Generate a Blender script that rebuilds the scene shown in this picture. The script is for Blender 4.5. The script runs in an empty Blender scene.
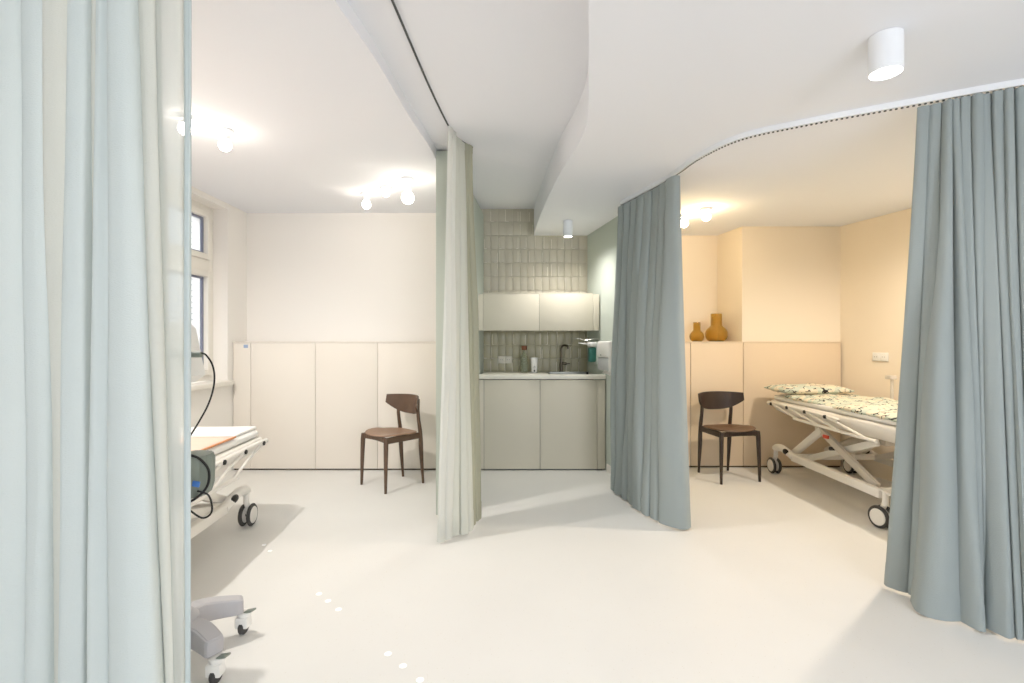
import bpy, bmesh, math, random
from mathutils import Vector, Matrix, noise
C = bpy.context.scene.collection
SC = bpy.context.scene
R = math.radians
random.seed(4)
F = 500.0
CAMZ = 1.2

# ------------------------------------------------------------------ materials
def lin(c):
    return tuple(((v/255)/12.92 if v/255 <= .04045 else ((v/255+.055)/1.055)**2.4) for v in c) + (1.0,)

def mat(name, rgb, rough=.6, metal=0, bump=0, bscale=60, var=0, vscale=3, spec=.3, trans=0, alpha=1,
        emit=None, estr=0, transl=0, weave=0, ior=1.45, sheen=0):
    m = bpy.data.materials.new(name); m.use_nodes = True
    nt = m.node_tree; b = nt.nodes['Principled BSDF']; out = nt.nodes['Material Output']
    b.inputs['Base Color'].default_value = lin(rgb)
    b.inputs['Roughness'].default_value = rough
    b.inputs['Metallic'].default_value = metal
    b.inputs['Specular IOR Level'].default_value = spec
    b.inputs['Transmission Weight'].default_value = trans
    b.inputs['IOR'].default_value = ior
    b.inputs['Sheen Weight'].default_value = sheen
    if emit:
        b.inputs['Emission Color'].default_value = lin(emit); b.inputs['Emission Strength'].default_value = estr
    tc = nt.nodes.new('ShaderNodeTexCoord')
    if var:
        n = nt.nodes.new('ShaderNodeTexNoise'); n.inputs['Scale'].default_value = vscale
        n.inputs['Detail'].default_value = 5
        nt.links.new(tc.outputs['Object'], n.inputs['Vector'])
        mx = nt.nodes.new('ShaderNodeMixRGB'); mx.blend_type = 'MIX'
        c = lin(rgb); mx.inputs['Color1'].default_value = tuple(min(1, v*(1+var)) for v in c[:3])+(1,)
        mx.inputs['Color2'].default_value = tuple(v*(1-var) for v in c[:3])+(1,)
        nt.links.new(n.outputs['Fac'], mx.inputs['Fac']); nt.links.new(mx.outputs['Color'], b.inputs['Base Color'])
    if bump:
        n = nt.nodes.new('ShaderNodeTexNoise'); n.inputs['Scale'].default_value = bscale
        nt.links.new(tc.outputs['Object'], n.inputs['Vector'])
        bp = nt.nodes.new('ShaderNodeBump'); bp.inputs['Strength'].default_value = bump
        bp.inputs['Distance'].default_value = .01
        nt.links.new(n.outputs['Fac'], bp.inputs['Height']); nt.links.new(bp.outputs['Normal'], b.inputs['Normal'])
    if weave:
        w = nt.nodes.new('ShaderNodeTexNoise'); w.inputs['Scale'].default_value = 1.0
        mp = nt.nodes.new('ShaderNodeMapping'); mp.inputs['Scale'].default_value = (160, 160, 700)
        nt.links.new(tc.outputs['Object'], mp.inputs['Vector']); nt.links.new(mp.outputs['Vector'], w.inputs['Vector'])
        bp = nt.nodes.new('ShaderNodeBump'); bp.inputs['Strength'].default_value = weave
        bp.inputs['Distance'].default_value = .003
        nt.links.new(w.outputs['Fac'], bp.inputs['Height']); nt.links.new(bp.outputs['Normal'], b.inputs['Normal'])
    last = b.outputs['BSDF']
    if transl:
        t = nt.nodes.new('ShaderNodeBsdfTranslucent'); t.inputs['Color'].default_value = lin(rgb)
        mx = nt.nodes.new('ShaderNodeMixShader'); mx.inputs['Fac'].default_value = transl
        nt.links.new(last, mx.inputs[1]); nt.links.new(t.outputs[0], mx.inputs[2]); last = mx.outputs[0]
    if alpha < 1:
        t = nt.nodes.new('ShaderNodeBsdfTransparent')
        mx = nt.nodes.new('ShaderNodeMixShader'); mx.inputs['Fac'].default_value = alpha
        nt.links.new(t.outputs[0], mx.inputs[1]); nt.links.new(last, mx.inputs[2]); last = mx.outputs[0]
    if last is not b.outputs['BSDF']: nt.links.new(last, out.inputs['Surface'])
    return m

M = {}
M['ceiling'] = mat('ceiling paint', (242,243,247), .9, bump=.03, bscale=200)
M['white_wall'] = mat('warm white paint', (245,240,233), .9, bump=.03, bscale=200)
M['cream_wall'] = mat('cream paint', (242,228,206), .9, bump=.03, bscale=200)
M['sage_wall'] = mat('sage paint', (194,202,190), .8, bump=.03, bscale=200)
M['panel'] = mat('panel laminate', (231,222,209), .55)
M['panel_warm'] = mat('warm panel laminate', (222,200,170), .55)
M['dark_gap'] = mat('shadow gap', (90,78,62), .8)
M['cabinet'] = mat('taupe laminate', (205,198,178), .5)
M['cabinet_in'] = mat('cabinet carcass', (160,155,138), .6)
M['gap'] = mat('cabinet gap', (70,66,55), .8)
M['counter'] = mat('counter top', (232,228,212), .35)
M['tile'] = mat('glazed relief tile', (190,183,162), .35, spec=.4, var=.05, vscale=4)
M['ridge'] = mat('pale glaze ridge', (240,235,218), .3, spec=.5)
M['grout'] = mat('grout', (212,207,188), .8)
M['steel'] = mat('brushed steel', (150,150,140), .3, metal=1)
M['dark_steel'] = mat('dark nickel', (88,80,68), .3, metal=1)
M['wood'] = mat('dark stained oak', (84,62,46), .45, var=.25, vscale=14, spec=.4)
M['wood_black'] = mat('nearly black oak', (50,37,29), .45, var=.2, vscale=14, spec=.4)
M['seat_wood'] = mat('seat veneer', (140,108,84), .45, var=.12, vscale=18, spec=.5)
M['seat_dark'] = mat('dark seat veneer', (92,64,42), .45, var=.12, vscale=18, spec=.5)
M['white_plastic'] = mat('white plastic', (238,236,230), .35, spec=.5)
M['white_metal'] = mat('white enamelled metal', (238,233,224), .35, spec=.5)
M['cream_metal'] = mat('cream enamel', (206,196,182), .4)
M['grey_plastic'] = mat('grey plastic', (176,174,176), .45)
M['green_grey'] = mat('green grey plastic', (120,128,118), .5)
M['dark_grey'] = mat('dark grey rubber', (62,60,58), .7)
M['black'] = mat('black plastic', (28,27,27), .5)
M['sheet'] = mat('white bed sheet', (243,240,234), .9, bump=.3, bscale=14, sheen=.2)
M['pink'] = mat('pink pad', (230,190,172), .9, bump=.3, bscale=14)
M['orange'] = mat('orange piping', (206,140,92), .8)
M['amber'] = mat('amber glass', (228,192,84), .08, spec=.6, trans=.85, ior=1.3)
M['clear'] = mat('clear glass', (235,240,228), .05, trans=.95, ior=1.2)
M['copper'] = mat('copper brown cap', (128,78,52), .5, metal=.3)
M['teal'] = mat('teal bottle', (52,112,100), .3, trans=.2)
M['tile_shade'] = mat('relief tile with painted shade', (166,159,128), .35, spec=.4, var=.05, vscale=4)  # same tile, with the shade under the wall cabinet put into its colour
M['socket'] = mat('warm white socket', (222,216,198), .4)
M['pale_grey'] = mat('pale grey plastic', (205,212,204), .4)
M['smoke'] = mat('smoky clear plastic', (196,198,198), .3, alpha=.75)
M['frame_white'] = mat('window frame white', (243,238,228), .5)
M['alu'] = mat('blue grey gasket', (120,124,144), .4)
M['glass'] = mat('window glass', (240,248,255), .02, alpha=.14, spec=.5)
M['blind'] = mat('outdoor blind slat', (170,175,180), .5, transl=.4)
M['red'] = mat('red tag', (200,70,50), .5)
M['blue'] = mat('blue label', (70,120,200), .5)
M['sticker'] = mat('small blue sticker', (150,170,200), .5)
M['curtainD'] = mat('mint white curtain cloth', (206,214,210), .95, weave=.5, transl=.1)
M['curtainDc'] = mat('cream tinted curtain cloth', (212,212,200), .95, weave=.5, transl=.1)
M['curtainDs'] = mat('sheer mint cloth', (206,210,202), .95, weave=.35, transl=.35, alpha=.76)
M['curtainDe'] = mat('pale blue edge cloth', (192,203,202), .95, weave=.35, transl=.15)
M['curtainC'] = mat('sage white curtain cloth', (206,207,194), .95, weave=.3, transl=.12)
M['curtainCl'] = mat('white lining cloth', (220,221,213), .95, weave=.3, transl=.3)
M['curtainCd'] = mat('sage green curtain cloth', (168,167,144), .95, weave=.3, transl=.1)
M['curtainA'] = mat('blue grey curtain cloth', (149,158,156), .95, weave=.5, transl=.04, sheen=.1)
M['bulb'] = mat('glowing bulb', (255,240,215), .3, emit=(255,244,230), estr=20)
M['bulb_warm'] = mat('warm glowing bulb', (255,230,190), .3, emit=(255,218,165), estr=80)
M['lens'] = mat('glowing lens', (255,255,255), .3, emit=(255,250,240), estr=9)
M['track_dark'] = mat('dark slot', (70,72,72), .6)
M['lamp_white'] = mat('white lacquered lamp', (238,240,242), .35)
M['light_dot'] = mat('painted light dot', (252,252,250), .4, emit=(255,255,250), estr=.2)  # spot of light on the floor as pale, faintly glowing colour

def floor_mat():
    m = mat('cream resin floor', (229,227,221), .42, spec=.25)
    nt = m.node_tree; b = nt.nodes['Principled BSDF']
    tc = nt.nodes.new('ShaderNodeTexCoord')
    v = nt.nodes.new('ShaderNodeTexVoronoi'); v.inputs['Scale'].default_value = 45
    nt.links.new(tc.outputs['Object'], v.inputs['Vector'])
    cr = nt.nodes.new('ShaderNodeValToRGB'); cr.color_ramp.elements[0].position = .06; cr.color_ramp.elements[1].position = .1
    cr.color_ramp.elements[0].color = lin((214,209,196)); cr.color_ramp.elements[1].color = lin((229,227,221))
    nt.links.new(v.outputs['Distance'], cr.inputs['Fac'])
    n = nt.nodes.new('ShaderNodeTexNoise'); n.inputs['Scale'].default_value = 2.5; n.inputs['Detail'].default_value = 6
    nt.links.new(tc.outputs['Object'], n.inputs['Vector'])
    mx = nt.nodes.new('ShaderNodeMixRGB'); mx.blend_type = 'MULTIPLY'; mx.inputs['Fac'].default_value = .07
    nt.links.new(cr.outputs['Color'], mx.inputs['Color1']); nt.links.new(n.outputs['Fac'], mx.inputs['Color2'])
    nt.links.new(mx.outputs['Color'], b.inputs['Base Color'])
    return m
M['floor'] = floor_mat()

def blanket_mat():
    m = mat('pale green patterned blanket', (206,216,196), .9)
    nt = m.node_tree; b = nt.nodes['Principled BSDF']
    tc = nt.nodes.new('ShaderNodeTexCoord')
    def nz(scale, vec=(1,1,1), loc=(0,0,0)):
        mp = nt.nodes.new('ShaderNodeMapping'); mp.inputs['Scale'].default_value = vec; mp.inputs['Location'].default_value = loc
        nt.links.new(tc.outputs['Object'], mp.inputs['Vector'])
        n = nt.nodes.new('ShaderNodeTexNoise'); n.inputs['Scale'].default_value = scale; n.inputs['Detail'].default_value = 1
        nt.links.new(mp.outputs['Vector'], n.inputs['Vector']); return n.outputs['Fac']
    def ramp(src, pts):
        r = nt.nodes.new('ShaderNodeValToRGB'); r.color_ramp.interpolation = 'CONSTANT'
        e = r.color_ramp.elements
        e[0].position = pts[0][0]; e[0].color = (pts[0][1],)*3+(1,)
        e[1].position = pts[1][0]; e[1].color = (pts[1][1],)*3+(1,)
        for p, v in pts[2:]:
            k = e.new(p); k.color = (v,)*3+(1,)
        nt.links.new(src, r.inputs['Fac']); return r.outputs['Color']
    def mul(a, c):
        n = nt.nodes.new('ShaderNodeMath'); n.operation = 'MULTIPLY'
        nt.links.new(a, n.inputs[0]); nt.links.new(c, n.inputs[1]); return n.outputs[0]
    line = ramp(nz(16, (1,1,1)), [(0,0),(.46,1),(.52,0)])
    mask = ramp(nz(20, (1,1,1), (5,2,1)), [(0,0),(.50,1)])
    blk = mul(line, mask)
    crm = ramp(nz(14, (1,1,1), (3,7,2)), [(0,0),(.50,1)])
    m1 = nt.nodes.new('ShaderNodeMixRGB'); m1.inputs['Color1'].default_value = lin((198,206,188)); m1.inputs['Color2'].default_value = lin((230,218,192))
    nt.links.new(crm, m1.inputs['Fac'])
    m2 = nt.nodes.new('ShaderNodeMixRGB'); m2.inputs['Color2'].default_value = lin((38,34,32))
    nt.links.new(blk, m2.inputs['Fac']); nt.links.new(m1.outputs['Color'], m2.inputs['Color1'])
    nt.links.new(m2.outputs['Color'], b.inputs['Base Color'])
    return m
M['blanket'] = blanket_mat()

# ------------------------------------------------------------------ mesh builder
class MB:
    def __init__(s): s.bm = bmesh.new()
    def box(s, lo, hi, bev=0, mx=None, seg=2):
        t = bmesh.new(); bmesh.ops.create_cube(t, size=1)
        for v in t.verts:
            v.co = Vector([(lo[i]+hi[i])/2 + v.co[i]*(hi[i]-lo[i]) for i in range(3)])
        if bev: bmesh.ops.bevel(t, geom=list(t.edges), offset=bev, segments=seg, affect='EDGES', profile=.5)
        return s.merge(t, mx)
    def merge(s, t, mx=None):
        mp = {}
        for v in t.verts:
            mp[v] = s.bm.verts.new(mx @ v.co if mx else v.co)
        for f in t.faces:
            try: s.bm.faces.new([mp[v] for v in f.verts]).material_index = f.material_index
            except ValueError: pass
        t.free(); return s
    def prism(s, poly, z0, z1, bev=0, mx=None):
        t = bmesh.new()
        a = [t.verts.new((x, y, z0)) for x, y in poly]; b = [t.verts.new((x, y, z1)) for x, y in poly]
        n = len(poly)
        t.faces.new(a[::-1]); t.faces.new(b)
        for i in range(n): t.faces.new((a[i], a[(i+1) % n], b[(i+1) % n], b[i]))
        bmesh.ops.recalc_face_normals(t, faces=list(t.faces))
        if bev:
            bmesh.ops.bevel(t, geom=[e for e in t.edges if abs(e.verts[0].co.z-e.verts[1].co.z) < 1e-6], offset=bev, segments=2, affect='EDGES')
        return s.merge(t, mx)
    def tube(s, pts, r, seg=10, cap=True):
        pts = [Vector(p) for p in pts]; n = len(pts)
        rs = r if isinstance(r, (list, tuple)) else [r]*n
        up = None; rings = []
        for i, p in enumerate(pts):
            d = (pts[min(i+1, n-1)]-pts[max(i-1, 0)]).normalized()
            if up is None:
                up = Vector((0,0,1)) if abs(d.z) < .9 else Vector((0,1,0))
            u = (up - d*up.dot(d)).normalized(); w = d.cross(u); up = u
            rings.append([s.bm.verts.new(p + (u*math.cos(2*math.pi*k/seg)+w*math.sin(2*math.pi*k/seg))*rs[i]) for k in range(seg)])
        for a, b in zip(rings, rings[1:]):
            for k in range(seg):
                s.bm.faces.new((a[k], a[(k+1) % seg], b[(k+1) % seg], b[k]))
        if cap:
            s.bm.faces.new(rings[0][::-1]); s.bm.faces.new(rings[-1])
        return s
    def bar(s, p0, p1, w, h, bev=.004, up=(0,0,1)):
        p0, p1 = Vector(p0), Vector(p1); d = p1-p0; L = d.length; d.normalize()
        u = Vector(up); u = (u-d*u.dot(d))
        if u.length < 1e-3: u = Vector((0,1,0))-d*d.y
        u.normalize(); x = d.cross(u)
        mx = Matrix((( x.x, d.x, u.x, p0.x), (x.y, d.y, u.y, p0.y), (x.z, d.z, u.z, p0.z), (0,0,0,1)))
        return s.box((-w/2, 0, -h/2), (w/2, L, h/2), bev, mx)
    def lathe(s, prof, c=(0,0,0), seg=32, mx=None, rib=0, nrib=0):
        t = bmesh.new(); rings = []
        for r, z in prof:
            rings.append([t.verts.new((c[0]+(r+(rib*math.cos(nrib*2*math.pi*k/seg) if r > .02 else 0))*math.cos(2*math.pi*k/seg),
                                       c[1]+(r+(rib*math.cos(nrib*2*math.pi*k/seg) if r > .02 else 0))*math.sin(2*math.pi*k/seg), c[2]+z)) for k in range(seg)])
        for a, b in zip(rings, rings[1:]):
            for k in range(seg): t.faces.new((a[k], a[(k+1) % seg], b[(k+1) % seg], b[k]))
        if prof[0][0] > 1e-5: t.faces.new(rings[0][::-1])
        if prof[-1][0] > 1e-5: t.faces.new(rings[-1])
        bmesh.ops.remove_doubles(t, verts=list(t.verts), dist=1e-6)
        bmesh.ops.recalc_face_normals(t, faces=list(t.faces))
        return s.merge(t, mx)
    def cyl(s, p0, p1, r, seg=24, bev=0):
        p0, p1 = Vector(p0), Vector(p1); d = p1-p0; L = d.length
        q = d.to_track_quat('Z', 'Y').to_matrix().to_4x4(); mx = Matrix.Translation(p0) @ q
        b = bev or min(r, L)*.06
        return s.lathe([(0,0),(r-b,0),(r,b),(r,L-b),(r-b,L),(0,L)], seg=seg, mx=mx)
    def ball(s, c, r, sc=(1,1,1), seg=24):
        t = bmesh.new(); bmesh.ops.create_uvsphere(t, u_segments=seg, v_segments=seg//2, radius=r)
        for v in t.verts: v.co = Vector((c[0]+v.co.x*sc[0], c[1]+v.co.y*sc[1], c[2]+v.co.z*sc[2]))
        return s.merge(t)
    def grid(s, fn, nu, nv, thick=0):
        g = [[s.bm.verts.new(fn(i/(nu-1), j/(nv-1))) for i in range(nu)] for j in range(nv)]
        for j in range(nv-1):
            for i in range(nu-1):
                s.bm.faces.new((g[j][i], g[j][i+1], g[j+1][i+1], g[j+1][i]))
        return s
    def build(s, name, m, parent=None, ang=35, world=None, closed=True):
        me = bpy.data.meshes.new(name)
        if closed: bmesh.ops.recalc_face_normals(s.bm, faces=list(s.bm.faces))
        if world: bmesh.ops.translate(s.bm, verts=list(s.bm.verts), vec=(-world[0], -world[1], -world[2]))
        s.bm.to_mesh(me); s.bm.free()
        for mm in (m if isinstance(m, list) else [m]): me.materials.append(mm)
        me.polygons.foreach_set('use_smooth', [True]*len(me.polygons))
        try: me.set_sharp_from_angle(angle=R(ang))
        except Exception: pass
        o = bpy.data.objects.new(name, me); C.objects.link(o)
        if parent: o.parent = parent
        if world and not parent: o.location = world
        return o

def thing(name, label, cat, loc=(0,0,0), rz=0, group=None):
    o = bpy.data.objects.new(name, None); o.empty_display_size = .1; C.objects.link(o)
    o.location = loc; o.rotation_euler = (0,0,rz); o['label'] = label; o['category'] = cat
    if group: o['group'] = group
    return o
def tag(o, label, cat, group=None):
    o['label'] = label; o['category'] = cat
    if group: o['group'] = group
    return o
def struct(name, mb, m, label=None, ang=35):
    o = mb.build(name, m, ang=ang); o['kind'] = 'structure'
    if label: o['label'] = label
    return o
def spline(pts, n=8):
    P = [Vector(p) for p in pts]; out = []
    for i in range(len(P)-1):
        p0 = P[max(i-1,0)]; p1 = P[i]; p2 = P[i+1]; p3 = P[min(i+2,len(P)-1)]
        for k in range(n):
            t = k/n
            out.append(.5*((2*p1)+(-p0+p2)*t+(2*p0-5*p1+4*p2-p3)*t*t+(-p0+3*p1-3*p2+p3)*t**3))
    out.append(P[-1]); return out

# ------------------------------------------------------------------ camera
cam = bpy.data.cameras.new('camera'); co = bpy.data.objects.new('camera', cam); C.objects.link(co)
co.location = (0,0,CAMZ); co.rotation_euler = (R(90),0,0)
cam.sensor_width = 36; cam.lens = F/1024*36; cam.clip_start = .05
SC.camera = co

# ------------------------------------------------------------------ shell
ZB, ZC, ZR = 2.46, 2.53, 2.30     # bay ceiling, corridor ceiling, right soffit
LX = -2.6
struct('floor', MB().box((-3.1,-3.2,-.1),(4.9,5.6,0)), M['floor'])
# ceiling over the corridor, with the slightly rising alcove part
m = MB()
m.prism([(-3.1,-3.2),(.6,-3.2),(.6,4.2),(.277,3.96),(-.32,3.5),(-.6,3.28),(-3.1,3.28)], ZC, ZC+.15)
t = bmesh.new()
pts = [(-.62,3.27,ZC),(-.32,3.5,ZC),(.277,3.96,ZC),(.6,4.21,ZC),(.6,5.35,ZC+.055),(-.62,5.35,ZC+.055)]
lo = [t.verts.new(p) for p in pts]; hi = [t.verts.new((p[0],p[1],ZC+.15)) for p in pts]
t.faces.new(lo); t.faces.new(hi[::-1])
for i in range(6): t.faces.new((lo[i], hi[i], hi[(i+1)%6], lo[(i+1)%6]))
m.merge(t)
struct('ceiling', m, M['ceiling'])
edge = [(p.x,p.y) for p in spline([(-.53,4.95,0),(-.526,3.46,0),(-.575,2.8,0),(-.61,2.226,0),(-.655,1.85,0),(-.68,1.5,0),(-.75,1.22,0),(-.95,1.06,0),(-1.4,1.0,0),(-2.7,1.0,0)])]
struct('ceiling_bay_left', MB().prism(edge+[(-2.98,1.0),(-2.98,4.95)], ZB, ZC+.001), M['ceiling'])
cur = [(p.x,p.y) for p in spline([(.226,5.25,0),(.238,4.6,0),(.268,3.92,0),(.314,3.27,0),(.359,2.9,0),(.379,2.6,0),(.363,2.38,0),(.325,2.12,0),(.246,1.61,0),(.15,1.0,0),(.06,.3,0),(0,-.6,0),(-.03,-3.15,0)])]
struct('ceiling_soffit_right', MB().prism(cur+[(4.8,-3.15),(4.8,5.35),(.226,5.35)], ZR, ZC+.12), M['ceiling'])

# left wall with a tall window opening (Y 3.2..4.57, Z .83..2.41)
WY0, WY1, WZ0, WZ1 = 3.15, 4.57, .82, 2.41
m = MB()
m.box((LX-.38,-3.2,0),(LX,WY0,2.6)); m.box((LX-.38,WY1,0),(LX,4.92,2.6))
m.box((LX-.38,WY0,0),(LX,WY1,WZ0)); m.box((LX-.38,WY0,WZ1),(LX,WY1,2.6))
struct('wall_left', m, M['white_wall'])
struct('wall_back_left', MB().box((LX-.38,4.9,0),(-.5,5.1,2.6)), M['white_wall'])
wd = thing('window_1', 'white framed window with transom in the left wall', 'window'); del wd['category']; del wd['label']; wd['kind'] = 'structure'
fx0, fx1 = LX-.20, LX-.13
m = MB()
def fr(m, y0, y1, z0, z1, w, xa=fx0, xb=fx1, wt=None):
    m.box((xa,y0,z0),(xb,y0+w,z1),.004); m.box((xa,y1-w,z0),(xb,y1,z1),.004)
    m.box((xa,y0+w,z0),(xb,y1-w,z0+w),.004); m.box((xa,y0+w,z1-w),(xb,y1-w,z1),.004)
fr(m, WY0, WY1, WZ0+.03, WZ1, .05)
m.box((fx0,WY0+.05,1.83),(fx1,WY1-.05,1.93),.004)
m.box((fx0,3.82,WZ0+.05),(fx1,3.9,WZ1-.05),.004)
fo = m.build('window_frame', M['frame_white'], wd)
for (a,b) in ((WY0+.05,3.82),(3.9,WY1-.05)):
    for (z0,z1) in ((WZ0+.08,1.83),(1.93,WZ1-.05)):
        m = MB(); fr(m, a+.002, b-.002, z0+.002, z1-.002, .05, fx0+.01, fx1+.015); s_ = m.build('sash', M['frame_white'], wd)
        m = MB(); fr(m, a+.05, b-.05, z0+.05, z1-.05, .022, fx0+.02, fx0+.045); m.build('gasket', M['alu'], s_)
        MB().box((fx0+.028,a+.06,z0+.06),(fx0+.034,b-.06,z1-.06)).build('pane', M['glass'], s_)
MB().box((LX-.14,WY0-.05,WZ0-.015),(LX+.05,WY1+.03,WZ0+.025),.006).build('window_sill', M['frame_white'], wd)
m = MB()
for k in range(30):
    z = WZ0+.12+k*.052
    m.box((-.03,WY0+.06,-.002),(.03,WY1-.06,.002), mx=Matrix.Translation((LX-.30,0,z)) @ Matrix.Rotation(R(25),4,'Y'))
m.build('blind', M['blind'], wd)

# dividing wall between the left bay and the kitchen alcove
struct('wall_divider_left', MB().prism([(-.526,3.46),(-.43,3.46),(-.378,4.1),(-.29,5.25),(-.5,5.25),(-.5,4.9),(-.526,4.9)],0,2.52), M['sage_wall'])
# alcove walls
struct('wall_alcove_back', MB().box((-.5,5.2,0),(1.25,5.35,2.6)), M['grout'])
def wx(y): return .78+(5.2-y)*.18
struct('wall_alcove_right', MB().prism([(wx(5.2),5.2),(wx(3.65),3.65),(wx(3.65)+.1,3.62),(1.22,3.7),(1.22,5.2)],0,2.3), M['sage_wall'])
struct('baseboard_alcove_right', MB().prism([(wx(4.62)-.012,4.62),(wx(3.63)-.012,3.63),(wx(3.63)-.001,3.63),(wx(4.62)-.001,4.62)],0,.07), M['white_wall'])
# tiles on the alcove wall: one relief surface
m = MB(); ml = MB()
th, tw = .142, .0765
z = .88; row = 0
while z < 2.56:
    x = -.3
    k = 0
    while x < .79:
        w = min(tw, .785-x)
        if w > .01:
            r = random.random()
            tx, tz = random.uniform(-.012,.012), random.uniform(-.008,.008)
            cx, cz = x+w/2, z+th/2
            z1_ = min(th, 2.575-z)
            mx = Matrix.Translation((cx,5.197,z+z1_/2)) @ Matrix.Rotation(tx,4,'Z') @ Matrix.Rotation(tz,4,'X')
            n0 = len(m.bm.faces)
            m.box((-w/2+.001,-.008,-z1_/2+.001),(w/2-.001,.008,z1_/2-.001),.002,mx,seg=2)
            if z < 1.35:  # lower rows get the tile colour with painted shade
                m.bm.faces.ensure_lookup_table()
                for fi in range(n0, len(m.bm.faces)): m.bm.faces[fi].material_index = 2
            if r < .6 and w > .05:
                sd_ = random.choice((-1,1)); e = random.choice((.004,.012,.02)); hgt = random.uniform(.7,1)
                xx = sd_*(w/2-e)
                ml.box((xx-.002,-.013,-z1_/2+.004),(xx+.002,-.007,-z1_/2+.004+(z1_-.01)*hgt),.001,mx)
                if r < .35: ml.box((min(xx,0),-.013,-z1_/2+.003),(max(xx,0),-.007,-z1_/2+.007),.001,mx)
        x += tw; k += 1
    z += th; row += 1
for f in ml.bm.faces: f.material_index = 1
for v in ml.bm.verts: v.index = 0
tmp = bpy.data.meshes.new('tmp'); ml.bm.to_mesh(tmp); m.bm.from_mesh(tmp); ml.bm.free(); bpy.data.meshes.remove(tmp)
struct('wall_alcove_tiles', m, [M['tile'],M['ridge'],M['tile_shade']], ang=25)

# right bay walls
m = MB().box((1.22,5.19,0),(2.2,5.35,2.32)); struct('wall_niche_back', m, M['cream_wall'])
m = MB().prism([(2.13,5.2),(2.2,4.78),(3.4,4.78),(3.4,5.35),(2.13,5.35)],0,2.32); struct('wall_back_right', m, M['cream_wall'])
def rwx(y): return 3.14+(4.78-y)*.23
struct('wall_right', MB().prism([(rwx(4.8),4.8),(rwx(-3.2),-3.2),(rwx(-3.2)+.2,-3.2),(rwx(4.8)+.3,5.35),(rwx(4.8),5.35)],0,2.32), M['cream_wall'])
# rear wall with a broad opening behind the camera
m = MB(); m.box((-3.0,-3.2,0),(-1.6,-3.05,2.6)); m.box((2.6,-3.2,0),(4.95,-3.05,2.6)); m.box((-1.6,-3.2,0),(2.6,-3.05,.5)); m.box((-1.6,-3.2,2.35),(2.6,-3.05,2.6))
struct('wall_rear', m, M['white_wall'])

# ------------------------------------------------------------------ panelling
pn = thing('wall_panelling', 'pale waist-high wall panelling with four boards and ledge in left bay', 'panelling', (-1.6,4.65,0))
W = (-1.6,4.65,0)
xs = [LX+.005, -2.43, -1.83, -1.25, -.535]
for a,b in zip(xs, xs[1:]):
    MB().box((a+.002,4.65,.018),(b-.002,4.67,1.185),.0015).build('panel', M['panel'], pn, world=W)
MB().box((xs[0],4.648,1.187),(xs[-1],4.895,1.2),.001).build('ledge', M['panel'], pn, world=W)
MB().box((xs[0],4.672,0),(xs[-1],4.70,1.186)).build('plinth_or_shade_backing', M['dark_gap'], pn, world=W)  # dark backing; shade of seams and toe recess put into its colour
MB().box((-2.495,4.6475,1.14),(-2.455,4.6495,1.17)).build('sticker', M['sticker'], pn, world=W)

pr = thing('wall_panelling', 'warm beige wall panelling with ledge carrying two amber vases', 'panelling', (2,4.76,0))
W = (2,4.76,0)
for a,b in ((1.23,1.70),(1.70,2.2),(2.2,3.13)):
    MB().box((a+.003,4.755,.018),(b-.003,4.77,1.185),.0015).build('panel', M['panel_warm'], pr, world=W)
MB().box((1.23,4.753,1.187),(2.195,4.81,1.2),.001).build('ledge_front', M['panel_warm'], pr, world=W)
MB().prism([(1.23,4.812),(2.19,4.812),(2.125,5.185),(1.23,5.185)],1.187,1.2).build('ledge', M['panel_warm'], pr, world=W)
MB().box((2.2,4.757,1.187),(3.13,4.772,1.198),.001).build('top_edge', M['panel_warm'], pr, world=W)
MB().box((1.23,4.7705,0),(3.13,4.7795,1.186)).build('plinth_or_shade_backing', M['dark_gap'], pr, world=W)  # dark backing again, gap and recess shade given as colour

# ------------------------------------------------------------------ kitchen
KF = 4.65
kb = thing('base_cabinet', 'taupe handleless base cabinet under the pale worktop', 'cabinet', (.27,4.9,0)); W = (.27,4.9,0)
MB().box((-.322,KF+.024,.02),(.77,5.185,.84)).build('carcass', M['gap'], kb, world=W)
for a,b,n in ((-.326,-.263,'filler_panel'),(-.259,.259,'door'),(.263,.79,'door'),(.794,.868,'filler_panel')):
    MB().box((a,KF,.014),(b,KF+.02,.842),.0012).build(n, M['cabinet'], kb, world=W)
MB().box((-.32,KF+.03,0),(.845,KF+.05,.02)).build('plinth_or_shade_backing', M['black'], kb, world=W)
wt = thing('worktop', 'pale cream worktop with inset steel sink', 'worktop', (.27,4.9,.85)); W=(.27,4.9,.85)
sx0,sx1,sy0,sy1 = .37,.76,4.78,5.08
m = MB()
m.box((-.33,KF-.012,.85),(.872,sy0,.888),.003); m.box((-.29,sy0,.85),(sx0,5.185,.888)); m.box((sx1,sy0,.85),(.775,5.185,.888)); m.box((sx0,sy1,.85),(sx1,5.185,.888))
m.build('slab', M['counter'], wt, world=W)
m = MB(); sz=.892
m.box((sx0-.02,sy0-.02,.8885),(sx1+.01,sy0,sz),.001); m.box((sx0-.02,sy1,.8885),(sx1+.01,sy1+.02,sz),.001); m.box((sx0-.02,sy0,.8885),(sx0,sy1,sz),.001); m.box((sx1-.01,sy0,.8885),(sx1+.01,sy1,sz),.001)
m.box((sx0+.002,sy0+.002,.843),(sx1-.002,sy1-.002,.846))
for (a,b) in (((sx0,sy0),(sx0+.002,sy1)),((sx1-.002,sy0),(sx1,sy1)),((sx0,sy0),(sx1,sy0+.002)),((sx0,sy1-.002),(sx1,sy1))):
    m.box((a[0],a[1],.843),(b[0],b[1],.889))
sk = m.build('sink', M['steel'], wt, world=W)
MB().cyl((.715,4.75,.888),(.715,4.75,.913),.011).build('drain_knob', M['black'], wt, world=W)
tp = thing('tap', 'slim dark metal swivel tap behind the sink', 'tap', (.505,5.135,.8885))
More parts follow.
